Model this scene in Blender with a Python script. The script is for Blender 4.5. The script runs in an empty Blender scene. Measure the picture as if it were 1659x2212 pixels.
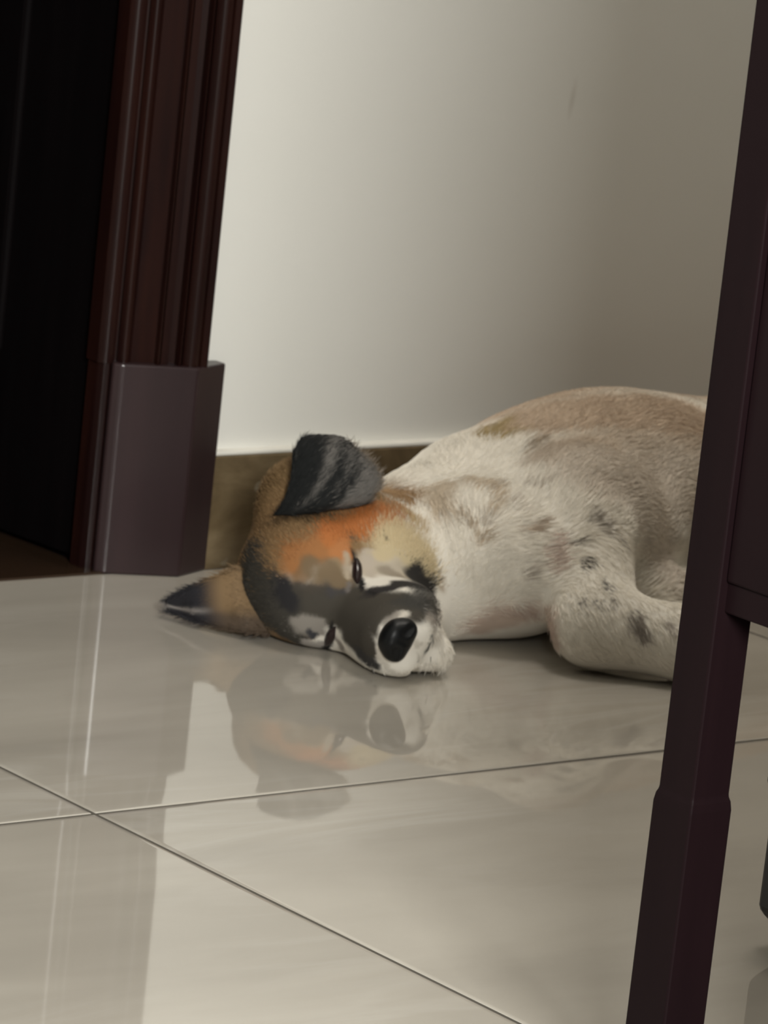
import bpy, math, random
import numpy as np
from mathutils import Vector, Matrix

SC = bpy.context.scene
COL = SC.collection

# ------------------------------------------------------------------ camera
CAM_H, PITCH, ROLL, YAW = 0.78, math.radians(12.0), math.radians(6.2), math.radians(39.6)
_right = Vector((math.cos(YAW), -math.sin(YAW), 0))
_fh = Vector((math.sin(YAW), math.cos(YAW), 0))
_up = Vector((0, 0, 1))
_fwd = _fh * math.cos(PITCH) - _up * math.sin(PITCH)
_u0 = _fh * math.sin(PITCH) + _up * math.cos(PITCH)
_cx = _right * math.cos(ROLL) + _u0 * math.sin(ROLL)
_cu = -_right * math.sin(ROLL) + _u0 * math.cos(ROLL)
cam_data = bpy.data.cameras.new('camera')
cam = bpy.data.objects.new('camera', cam_data)
COL.objects.link(cam)
_m = Matrix((_cx, _cu, -_fwd)).transposed().to_4x4()
_m.translation = Vector((0, 0, CAM_H))
cam.matrix_world = _m
cam_data.sensor_fit = 'HORIZONTAL'
cam_data.sensor_width = 7.0                      # a small telephone sensor, tele lens
cam_data.lens = 7.0 * 9500 / 1659
cam_data.clip_start = 0.05
cam_data.dof.use_dof = True
cam_data.dof.focus_distance = 2.45
cam_data.dof.aperture_fstop = 7.0 * 9500 / 1659 / 5.2     # about 5 mm of aperture
SC.camera = cam

# ------------------------------------------------------------------ world, lights, exposure
world = bpy.data.worlds.new('world'); SC.world = world
world.use_nodes = True
world.node_tree.nodes['Background'].inputs[0].default_value = (1.0, 0.93, 0.82, 1)
world.node_tree.nodes["Background"].inputs[1].default_value = 0.02
SC.view_settings.view_transform = 'Standard'
SC.view_settings.look = 'None'
SC.view_settings.gamma = 1.0
SC.view_settings.use_curve_mapping = False
SC.view_settings.exposure = 0.0

def area_light(name, loc, target, sx, sy, power, color):
    d = bpy.data.lights.new(name, 'AREA')
    d.shape = 'RECTANGLE'; d.size = sx; d.size_y = sy; d.energy = power; d.color = color
    o = bpy.data.objects.new(name, d); COL.objects.link(o)
    o.location = loc
    o.rotation_euler = (Vector(target) - Vector(loc)).to_track_quat('-Z', 'Y').to_euler()
    return o
# the shaded lamp beside the camera and the ceiling lamp of the room
area_light('floor_lamp_light', (0.615, 0.06, 1.10), (2.05, 2.6, 0.12), 0.58, 0.60, 87, (1.0, 1.0, 0.955))
area_light('ceiling_lamp_light', (2.30, 2.36, 2.15), (2.26, 2.34, 0), 0.5, 0.5, 11.5, (1.0, 0.93, 0.84))

# ------------------------------------------------------------------ helpers
def new_obj(name, verts, faces, mat=None, parent=None, smooth=False, loc=None):
    me = bpy.data.meshes.new(name)
    me.from_pydata([tuple(map(float, v)) for v in verts], [], [tuple(int(i) for i in f) for f in faces])
    me.validate(); me.update()
    if smooth:
        me.polygons.foreach_set('use_smooth', [True] * len(me.polygons))
    o = bpy.data.objects.new(name, me)
    COL.objects.link(o)
    if mat: me.materials.append(mat)
    if parent: o.parent = parent
    if loc: o.location = loc
    return o

def fix_normals(o):
    import bmesh
    bm = bmesh.new(); bm.from_mesh(o.data)
    bmesh.ops.recalc_face_normals(bm, faces=bm.faces)
    bm.to_mesh(o.data); bm.free(); return o

def bevel(o, w, seg=2):
    import bmesh
    bm = bmesh.new(); bm.from_mesh(o.data)
    bmesh.ops.recalc_face_normals(bm, faces=bm.faces)
    es = [e for e in bm.edges if len(e.link_faces) == 2 and e.calc_face_angle(0) > 0.25]
    bmesh.ops.bevel(bm, geom=es, offset=w, segments=seg, affect='EDGES', profile=0.5, clamp_overlap=True)
    bm.to_mesh(o.data); bm.free()
    return o

def box(name, a, b, mat, parent=None, bev=0):
    (x0, y0, z0), (x1, y1, z1) = a, b
    v = [(x0,y0,z0),(x1,y0,z0),(x1,y1,z0),(x0,y1,z0),(x0,y0,z1),(x1,y0,z1),(x1,y1,z1),(x0,y1,z1)]
    f = [(0,3,2,1),(4,5,6,7),(0,1,5,4),(1,2,6,5),(2,3,7,6),(3,0,4,7)]
    o = new_obj(name, v, f, mat, parent)
    if bev: bevel(o, bev)
    return o

def prism(name, poly, z0, z1, mat, parent=None, bev=0, smooth=False):
    n = len(poly)
    v = [(x, y, z0) for x, y in poly] + [(x, y, z1) for x, y in poly]
    f = [tuple(range(n))[::-1], tuple(range(n, 2 * n))] + [(i, (i + 1) % n, n + (i + 1) % n, n + i) for i in range(n)]
    o = new_obj(name, v, f, mat, parent)
    fix_normals(o)
    if bev: bevel(o, bev)
    return o

def structure(o):
    o['kind'] = 'structure'; return o

class NT:
    """small wrapper for building node materials"""
    def __init__(self, name):
        self.m = bpy.data.materials.new(name); self.m.use_nodes = True
        self.t = self.m.node_tree; self.b = self.t.nodes['Principled BSDF']
    def n(self, typ, **kw):
        k = self.t.nodes.new(typ)
        for a, v in kw.items(): setattr(k, a, v)
        return k
    def l(self, a, ao, b, bi): self.t.links.new(a.outputs[ao], b.inputs[bi])
    def set(self, **kw):
        for a, v in kw.items(): self.b.inputs[a.replace('_', ' ')].default_value = v
    def ramp(self, stops):
        r = self.n('ShaderNodeValToRGB'); e = r.color_ramp.elements
        while len(e) < len(stops): e.new(0.5)
        for q, (p, c) in zip(e, stops): q.position = p; q.color = (*c, 1)
        return r
    def noise(self, scale, detail=4, rough=0.55, dist=0.0, vec=None, mscale=None, mloc=None):
        tc = self.n('ShaderNodeTexCoord'); mp = self.n('ShaderNodeMapping')
        self.l(tc, vec or 'Object', mp, 'Vector')
        if mscale: mp.inputs['Scale'].default_value = mscale
        if mloc: mp.inputs['Location'].default_value = mloc
        k = self.n('ShaderNodeTexNoise'); self.l(mp, 0, k, 'Vector')
        k.inputs['Scale'].default_value = scale; k.inputs['Detail'].default_value = detail
        k.inputs['Roughness'].default_value = rough; k.inputs['Distortion'].default_value = dist
        return k
    def mix(self, a, ao, b, bo, fac, fo=0, blend='MIX'):
        k = self.n('ShaderNodeMix', data_type='RGBA', blend_type=blend)
        if isinstance(fac, (int, float)): k.inputs['Factor'].default_value = fac
        else: self.l(fac, fo, k, 'Factor')
        for x, xo, i in ((a, ao, 'A'), (b, bo, 'B')):
            if isinstance(x, tuple): k.inputs[6 if i == 'A' else 7].default_value = (*x, 1)
            else: self.t.links.new(x.outputs[xo], k.inputs[6 if i == 'A' else 7])
        return k
    def bump(self, h, ho, strength, dist=0.002):
        k = self.n('ShaderNodeBump'); k.inputs['Strength'].default_value = strength
        k.inputs['Distance'].default_value = dist
        self.l(h, ho, k, 'Height'); self.l(k, 0, self.b, 'Normal'); return k

# ------------------------------------------------------------------ materials of the setting
def mat_paint():
    t = NT('wall_paint')
    n = t.noise(3.0, 3); r = t.ramp([(0.3, (0.79, 0.78, 0.73)), (0.7, (0.82, 0.81, 0.765))])
    t.l(n, 0, r, 0)
    # one faint scuff on the paint
    tc = t.n('ShaderNodeTexCoord'); mp = t.n('ShaderNodeMapping'); mp.vector_type = 'TEXTURE'
    mp.inputs['Location'].default_value = (2.3855, 2.7, 0.376); mp.inputs['Scale'].default_value = (0.0042, 1, 0.020)
    mp.inputs['Rotation'].default_value = (0, 0.10, 0)
    t.l(tc, 'Object', mp, 0)
    g = t.n('ShaderNodeTexGradient', gradient_type='SPHERICAL'); t.l(mp, 0, g, 0)
    mm = t.n('ShaderNodeMath', operation='MULTIPLY'); t.l(g, 'Fac', mm, 0); mm.inputs[1].default_value = 0.34
    k = t.mix(r, 0, (0.42, 0.37, 0.31), None, mm)
    t.l(k, 2, t.b, 'Base Color')
    t.set(Roughness=0.6)
    b = t.noise(160, 2); t.bump(b, 0, 0.06, 0.001)
    return t.m

def mat_floor_tile():
    t = NT('polished_tile')
    oi = t.n('ShaderNodeObjectInfo'); tc = t.n('ShaderNodeTexCoord')
    va = t.n('ShaderNodeVectorMath', operation='SCALE'); va.inputs[0].default_value = (7.3, 3.1, 0); t.l(oi, 'Random', va, 'Scale')
    ad = t.n('ShaderNodeVectorMath', operation='ADD'); t.l(tc, 'Object', ad, 0); t.l(va, 0, ad, 1)
    def nz(scale, ms, detail=5, dist=0.6):
        mp = t.n('ShaderNodeMapping'); t.l(ad, 0, mp, 0); mp.inputs['Scale'].default_value = ms
        mp.inputs['Rotation'].default_value = (0, 0, 0.62)
        k = t.n('ShaderNodeTexNoise'); t.l(mp, 0, k, 0); k.inputs['Scale'].default_value = scale
        k.inputs['Detail'].default_value = detail; k.inputs['Distortion'].default_value = dist; return k
    a = nz(3.0, (0.8, 2.4, 1)); ra = t.ramp([(0.25, (0.355, 0.325, 0.28)), (0.5, (0.425, 0.391, 0.338)), (0.8, (0.505, 0.467, 0.406))]); t.l(a, 0, ra, 0)
    v = nz(4.0, (0.7, 2.6, 1), 4, 1.6); rv = t.ramp([(0.40, (0, 0, 0)), (0.5, (0.6, 0.6, 0.6)), (0.60, (0, 0, 0))]); t.l(v, 0, rv, 0)
    mk = nz(2.2, (1, 1, 1), 2, 0); rm = t.ramp([(0.5, (0, 0, 0)), (0.68, (0.6, 0.6, 0.6))]); t.l(mk, 0, rm, 0)
    ml = t.n('ShaderNodeMath', operation='MULTIPLY'); t.l(rv, 0, ml, 0); t.l(rm, 0, ml, 1)
    k = t.mix(ra, 0, (0.60, 0.57, 0.52), None, ml)
    t.l(k, 2, t.b, 'Base Color')
    t.set(Roughness=0.035, IOR=2.0)
    return t.m

def mat_plain(name, col, rough, **kw):
    t = NT(name); n = t.noise(9, 3)
    r = t.ramp([(0.3, tuple(c * 0.88 for c in col)), (0.7, tuple(min(1, c * 1.1) for c in col))]); t.l(n, 0, r, 0)
    t.l(r, 0, t.b, 'Base Color'); t.set(Roughness=rough, **kw); return t.m

def mat_wood(name, dark, light, rough=0.25, coat=0.3, scale=1.0):
    t = NT(name)
    n = t.noise(6 * scale, 6, 0.6, 0.4, mscale=(9, 9, 0.6))
    r = t.ramp([(0.3, dark), (0.7, light)]); t.l(n, 0, r, 0); t.l(r, 0, t.b, 'Base Color')
    t.set(Roughness=rough, Coat_Weight=coat, Coat_Roughness=0.12); return t.m

def mat_marble_brown():
    t = NT('brown_marble')
    n = t.noise(14, 6, 0.6, 1.2, mscale=(0.5, 1, 1.4))
    r = t.ramp([(0.28, (0.070, 0.047, 0.024)), (0.5, (0.128, 0.092, 0.050)), (0.72, (0.20, 0.15, 0.088))]); t.l(n, 0, r, 0)
    s = t.noise(46, 2, 0.5, 0.0, mscale=(0.7, 1, 1)); rs = t.ramp([(0.69, (0, 0, 0)), (0.76, (0.8, 0.8, 0.8))]); t.l(s, 0, rs, 0)
    k = t.mix(r, 0, (0.34, 0.30, 0.23), None, rs)
    t.l(k, 2, t.b, 'Base Color'); t.set(Roughness=0.22); return t.m

M_PAINT = mat_paint()
M_TILE = mat_floor_tile()
M_GROUT = mat_plain('tile_grout', (0.075, 0.066, 0.052), 0.9)
M_CAULK = mat_plain('white_caulk', (0.78, 0.76, 0.70), 0.5)
M_MAHOG = mat_wood('mahogany_varnish', (0.0075, 0.0026, 0.0026), (0.020, 0.0062, 0.0042), 0.30, 0.0)
M_MAHOG.node_tree.nodes['Principled BSDF'].inputs['IOR'].default_value = 1.30
M_PLINTH = mat_wood('plinth_varnish', (0.022, 0.012, 0.013), (0.030, 0.016, 0.017), 0.36, 0.25, 0.5)
M_PLINTH.node_tree.nodes['Principled BSDF'].inputs['IOR'].default_value = 1.33
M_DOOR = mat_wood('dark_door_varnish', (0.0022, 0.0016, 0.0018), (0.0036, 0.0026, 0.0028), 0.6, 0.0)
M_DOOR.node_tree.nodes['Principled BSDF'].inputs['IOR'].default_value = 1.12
M_DARKWOOD = mat_wood('dark_cabinet_wood', (0.0058, 0.0026, 0.0033), (0.0082, 0.0037, 0.0045), 0.5, 0.0)
M_DARKWOOD.node_tree.nodes['Principled BSDF'].inputs['IOR'].default_value = 1.17
M_MARBLE = mat_marble_brown()
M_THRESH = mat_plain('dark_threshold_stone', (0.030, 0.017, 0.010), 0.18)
M_ROOM = mat_plain('darkened_room_wall', (0.20, 0.18, 0.155), 0.8)  # unseen walls made dark to cut the bounced light
M_CEIL = mat_plain('ceiling_paint', (0.80, 0.78, 0.73), 0.8)
M_BLACK = mat_plain('black_plastic', (0.004, 0.004, 0.006), 0.35)
M_NAVY = mat_plain('navy_plastic_rim', (0.006, 0.007, 0.016), 0.3)
M_STEEL = mat_plain('brushed_steel', (0.45, 0.43, 0.40), 0.3, Metallic=1.0)

# ------------------------------------------------------------------ the setting
YW = 2.70                                            # plane of the far wall
floor = structure(box('floor', (-2.6, -2.6, -0.06), (4.3, YW, -0.0007), M_GROUT))
T = 0.80                                             # tile module, joints of 2.5 mm
def tile_mesh():
    h = T / 2 - 0.0016
    c = [-h, -h + 0.0003, -h + 0.004, -h + 0.012, -h + 0.022, -h + 0.034, -h + 0.05, -0.2, 0.0]
    c = c + [-q for q in c[:-1]][::-1]
    def dz(q):
        d = h - abs(q)
        z = -0.00020 * max(0, 1 - d / 0.055) ** 2
        return z - (0.00015 if d < 1e-5 else 0)
    v, f = [], []
    n = len(c)
    for y in c:
        for x in c: v.append((x, y, dz(x) + dz(y)))
    for j in range(n - 1):
        for i in range(n - 1): f.append((j*n+i, j*n+i+1, (j+1)*n+i+1, (j+1)*n+i))
    ring = list(range(n)) + [k*n+n-1 for k in range(1, n)] + [(n-1)*n+i for i in range(n-2, -1, -1)] + [k*n for k in range(n-2, 0, -1)]
    base = len(v)
    for r in ring: v.append((v[r][0], v[r][1], -0.009))
    for k in range(len(ring)):
        k2 = (k + 1) % len(ring)
        f.append((ring[k2], ring[k], base + k, base + k2))
    return v, f
tv, tf = tile_mesh()
first_tile = None
X0, Y0 = 1.5765, 2.1575                              # the joint crossing seen at the lower left
for j in range(-5, 1):
    for i in range(-5, 4):
        cx_, cy_ = X0 + (i + 0.5) * T, Y0 + (j + 0.5) * T
        if first_tile is None:
            first_tile = new_obj('tile', tv, tf, M_TILE, floor, smooth=True); o = first_tile
        else:
            o = first_tile.copy(); COL.objects.link(o); o.parent = floor
        if j == 0: o.scale = (1, 0.6775, 1); cy_ = Y0 + 0.0016 + 0.6775 * (T / 2 - 0.0016)
        o.location = (cx_, cy_, 0)
        if (i + j) % 2: o.rotation_euler = (0, 0, math.pi)

DX0, DX1 = 1.02, 1.955                               # the door opening in the far wall
DH = 2.08
def multi_box(name, boxes, mat):
    v, f = [], []
    for (x0, y0, z0), (x1, y1, z1) in boxes:
        b = len(v)
        v += [(x0,y0,z0),(x1,y0,z0),(x1,y1,z0),(x0,y1,z0),(x0,y0,z1),(x1,y0,z1),(x1,y1,z1),(x0,y1,z1)]
        f += [tuple(b + i for i in q) for q in ((0,3,2,1),(4,5,6,7),(0,1,5,4),(1,2,6,5),(2,3,7,6),(3,0,4,7))]
    return structure(new_obj(name, v, f, mat))
multi_box('wall_back', [((DX1 + 0.045, YW, -0.05), (4.3, YW + 0.12, 2.75)), ((-2.6, YW, -0.05), (DX0 - 0.02, YW + 0.12, 2.75)),
                        ((DX0 - 0.02, YW, DH + 0.02), (DX1 + 0.045, YW + 0.12, 2.75))], M_PAINT)
multi_box('wall_left', [((-2.72, -2.6, -0.05), (-2.6, YW, 2.75))], M_ROOM)
multi_box('wall_right', [((4.3, -2.6, -0.05), (4.42, YW, 2.75))], M_ROOM)
multi_box('wall_front', [((-2.6, -2.72, -0.05), (4.3, -2.6, 2.75))], M_ROOM)
multi_box('ceiling', [((-2.6, -2.6, 2.70), (4.3, YW, 2.80))], M_CEIL)
# the unlit room beyond the open door
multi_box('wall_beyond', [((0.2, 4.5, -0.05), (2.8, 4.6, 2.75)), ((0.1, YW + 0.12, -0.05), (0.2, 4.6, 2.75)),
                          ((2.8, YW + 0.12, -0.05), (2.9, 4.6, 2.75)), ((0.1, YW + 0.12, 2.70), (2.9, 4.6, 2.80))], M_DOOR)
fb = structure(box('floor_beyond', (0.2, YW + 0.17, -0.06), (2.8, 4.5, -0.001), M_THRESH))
th = structure(box('trim_2', (DX0, YW - 0.001, -0.05), (DX1 + 0.02, YW + 0.17, 0.0015), M_THRESH))

# skirting of brown marble tiles along the far wall, with a white joint on top
bb = structure(box('baseboard_back', (2.040, YW - 0.0035, -0.002), (4.295, YW + 0.001, 0.0925), M_CAULK))
for k, (xa, xb) in enumerate(((2.046, 2.3755), (2.3775, 3.1755), (3.1775, 3.9755), (3.9775, 4.295))):
    box('tile', (xa, YW - 0.0115, 0.0), (xb, YW - 0.003, 0.0915), M_MARBLE, bb, 0.0012)
bead = box('caulk_line', (2.040, YW - 0.0100, 0.0915), (4.295, YW + 0.001, 0.0950), M_CAULK, bb, 0.0012)

# moulded door casing standing on its plinth block
def casing_profile():
    """plan outline of the casing, from its left edge round the mouldings to the wall"""
    A, B = np.array((1.9426, 2.7113)), np.array((2.0176, 2.6786))
    d = (B - A) / np.linalg.norm(B - A); nrm = np.array((d[1], -d[0]))
    L = np.linalg.norm(B - A)
    def p(t, out): return tuple(A + d * L * t + nrm * out)
    def arc(t0, t1, out, h, n=8, a0=0.0, a1=math.pi):
        return [p(t0 + (t1 - t0) * i / n, out + h * math.sin(a0 + (a1 - a0) * i / n)) for i in range(n + 1)]
    pts = [(1.9450, 2.7300), p(0.0, -0.004)]
    pts += arc(0.005, 0.165, -0.003, 0.0030)                       # outer strip
    pts += [p(0.170, -0.006), p(0.190, -0.006)]
    pts += arc(0.195, 0.315, -0.003, 0.0038)                       # flat bead
    pts += [p(0.320, -0.0025), p(0.550, -0.0045)]                   # dark fillet
    pts += arc(0.552, 0.605, -0.003, 0.0050)                       # slim bead
    pts += [p(0.607, -0.001), p(0.680, -0.0015), p(0.685, -0.0075), p(0.755, -0.0075)]
    pts += arc(0.760, 0.815, -0.004, 0.0062)                       # second bead
    pts += arc(0.820, 0.970, -0.001, 0.0036, 8, 0.0, math.pi * 0.9)
    pts += [p(0.972, -0.0020), p(0.985, 0.0004), p(1.0, -0.0012), p(1.062, -0.0016), p(1.074, -0.0040)]
    pts += [(2.0325, 2.6990), (2.0330, 2.7300)]
    return pts
cp = casing_profile()
trim = structure(prism('trim_1', cp, 0.165, DH, M_MAHOG, None))
pl = prism('plinth_block', [(1.9515, 2.7035), (1.9570, 2.6980), (2.0120, 2.6735), (2.0490, 2.6885), (2.0490, 2.7005), (1.9600, 2.722)], 0.0, 0.1665, M_PLINTH, trim, 0.0018)
# narrow strip of the jamb that runs to the floor beside the plinth
jamb = prism('jamb_strip', [(1.9465, 2.7300), (1.9470, 2.7170), (1.9495, 2.7120), (1.9540, 2.7100), (1.9575, 2.7130), (1.9620, 2.7210), (1.9700, 2.7300)], 0.0, 0.1655, M_MAHOG, trim, 0.0010)
lining = prism('door_lining', [(1.9550, 2.7300), (1.9750, 2.7300), (1.9750, 2.87), (1.9550, 2.87)], 0.0, DH, M_DOOR, trim, 0.0010)
head = box('head_casing', (DX0 - 0.06, 2.684, DH), (2.0316, 2.722, DH + 0.085), M_MAHOG, trim, 0.004)
far_leg = box('side_casing', (DX0 - 0.06, 2.684, 0.0), (DX0 + 0.02, 2.722, DH), M_MAHOG, trim, 0.004)

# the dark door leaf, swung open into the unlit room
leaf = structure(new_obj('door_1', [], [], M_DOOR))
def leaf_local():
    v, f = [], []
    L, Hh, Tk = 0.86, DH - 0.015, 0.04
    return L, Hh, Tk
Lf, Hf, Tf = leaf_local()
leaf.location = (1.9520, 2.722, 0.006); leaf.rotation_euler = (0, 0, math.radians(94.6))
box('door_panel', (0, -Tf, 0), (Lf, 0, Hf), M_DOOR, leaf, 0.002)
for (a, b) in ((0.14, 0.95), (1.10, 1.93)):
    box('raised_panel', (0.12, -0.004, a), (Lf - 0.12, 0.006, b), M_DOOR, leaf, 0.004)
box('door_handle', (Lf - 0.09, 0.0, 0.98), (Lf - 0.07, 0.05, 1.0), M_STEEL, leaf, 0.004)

# ------------------------------------------------------------------ things
def thing(name, label, cat, loc=(0, 0, 0), rz=0, group=None):
    o = bpy.data.objects.new(name, None); COL.objects.link(o)
    o.location = loc; o.rotation_euler = (0, 0, rz); o.empty_display_size = 0.1
    o['label'] = label; o['category'] = cat
    if group: o['group'] = group
    return o

# dark cabinet on long square legs, close to the camera on the right
CBX, CBY = 1.5040, 1.5755                             # its far left corner
cab = thing('cabinet', 'dark reddish brown wooden cabinet on tall square legs at the right edge', 'cabinet', (CBX, CBY, 0))
CW, CD, CZ, CT, LS = 0.42, 0.62, 0.305, 1.30, 0.0258
def leg(x, y):
    s = LS
    prof = [(0.0, 0.0016), (0.184, 0.0016), (0.1885, 0.0010), (0.1910, 0.0), (CT - 0.03, 0.0)]
    v, f = [], []
    for z, e in prof:
        v += [(x - e, y - s - e, z), (x + s + e, y - s - e, z), (x + s + e, y + e, z), (x - e, y + e, z)]
    for k in range(len(prof) - 1):
        for i in range(4): f.append((4*k+i, 4*k+(i+1) % 4, 4*k+4+(i+1) % 4, 4*k+4+i))
    f += [(3, 2, 1, 0), tuple(4*(len(prof)-1)+i for i in range(4))]
    o = new_obj('leg', v, f, M_DARKWOOD, cab); bevel(o, 0.0012, 2); return o
for lx, ly in ((0, 0), (CW - LS, 0), (0, -CD + LS), (CW - LS, -CD + LS)): leg(lx, ly)
box('side_panel', (0.004, -CD + LS, CZ), (0.020, -LS, CT - 0.03), M_DARKWOOD, cab, 0.0015)
box('side_panel', (CW - 0.020, -CD + LS, CZ), (CW - 0.004, -LS, CT - 0.03), M_DARKWOOD, cab, 0.0015)
box('back_panel', (LS, -0.016, CZ), (CW - LS, -0.004, CT - 0.03), M_DARKWOOD, cab, 0.001)
box('bottom_panel', (0.006, -CD + 0.006, CZ - 0.016), (CW - 0.006, -0.006, CZ), M_DARKWOOD, cab, 0.001)
box('cabinet_top', (-0.012, -CD - 0.012, CT - 0.03), (CW + 0.012, 0.012, CT), M_DARKWOOD, cab, 0.003)
for x0, x1 in ((LS + 0.002, CW / 2 - 0.001), (CW / 2 + 0.001, CW - LS - 0.002)):
    d = box('door', (x0, -CD + 0.002, CZ + 0.003), (x1, -CD + 0.020, CT - 0.033), M_DARKWOOD, cab, 0.002)
    hx = x1 - 0.03 if x0 < 0.1 else x0 + 0.02
    box('handle', (hx, -CD - 0.018, 0.78), (hx + 0.010, -CD + 0.003, 0.90), M_STEEL, d, 0.003)

box('light_block_case', (0.004, -CD + 0.004, 0.055), (CW - 0.004, -0.105, CZ - 0.017), M_DARKWOOD, cab, 0.002)  # added out of view to keep light off the floor behind

# black plastic box with a sloping lower corner, on the floor under the cabinet
bx = thing('storage_box', 'black plastic box with dark blue rim on the floor right of the cabinet leg', 'box', (1.8115, 1.8000, 0))
def box_body():
    prof = [(0.018, 0.0), (0.0, 0.022), (0.0, 0.100), (0.004, 0.106)]   # inset, height
    L, Wd = 0.20, 0.20
    v, f = [], []
    for e, z in prof: v += [(e, -L + e, z), (Wd - e, -L + e, z), (Wd - e, -e, z), (e, -e, z)]
    for k in range(len(prof) - 1):
        for i in range(4): f.append((4*k+i, 4*k+(i+1) % 4, 4*k+4+(i+1) % 4, 4*k+4+i))
    f += [(3, 2, 1, 0), tuple(4*(len(prof)-1)+i for i in range(4))]
    return v, f
bv, bf = box_body()
ob = new_obj('box_body', bv, bf, M_BLACK, bx); bevel(ob, 0.003, 2)
box('rim', (-0.003, -0.203, 0.0), (0.203, 0.003, 0.006), M_NAVY, bx, 0.002).location = (0, 0, 0.100)
box('pink_highlight', (-0.005, -0.040, 0.086), (0.001, -0.008, 0.1045), mat_plain('pale_highlight', (0.42, 0.33, 0.30), 0.35), bx, 0.002)  # pinkish highlight near the rim, put in as a pale piece

# ------------------------------------------------------------------ the dog
DOG = np.array([2.20, 2.50, 0.0])
dog = thing('dog', 'tan and white dog with a dark face lying on its side on the tiles', 'dog', tuple(DOG))
# head frame: x towards the nose, y towards the upper (left) ear, z towards the top of the skull
HR = np.array([[-0.455, 0.385, -0.803], [-0.888, -0.125, 0.443], [0.070, 0.915, 0.398]])
HO = np.array([1.996, 2.452, 0.0385])
HS = 0.985
def hw(p): return HR @ (np.asarray(p, float) * HS) + HO       # head frame -> world

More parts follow.
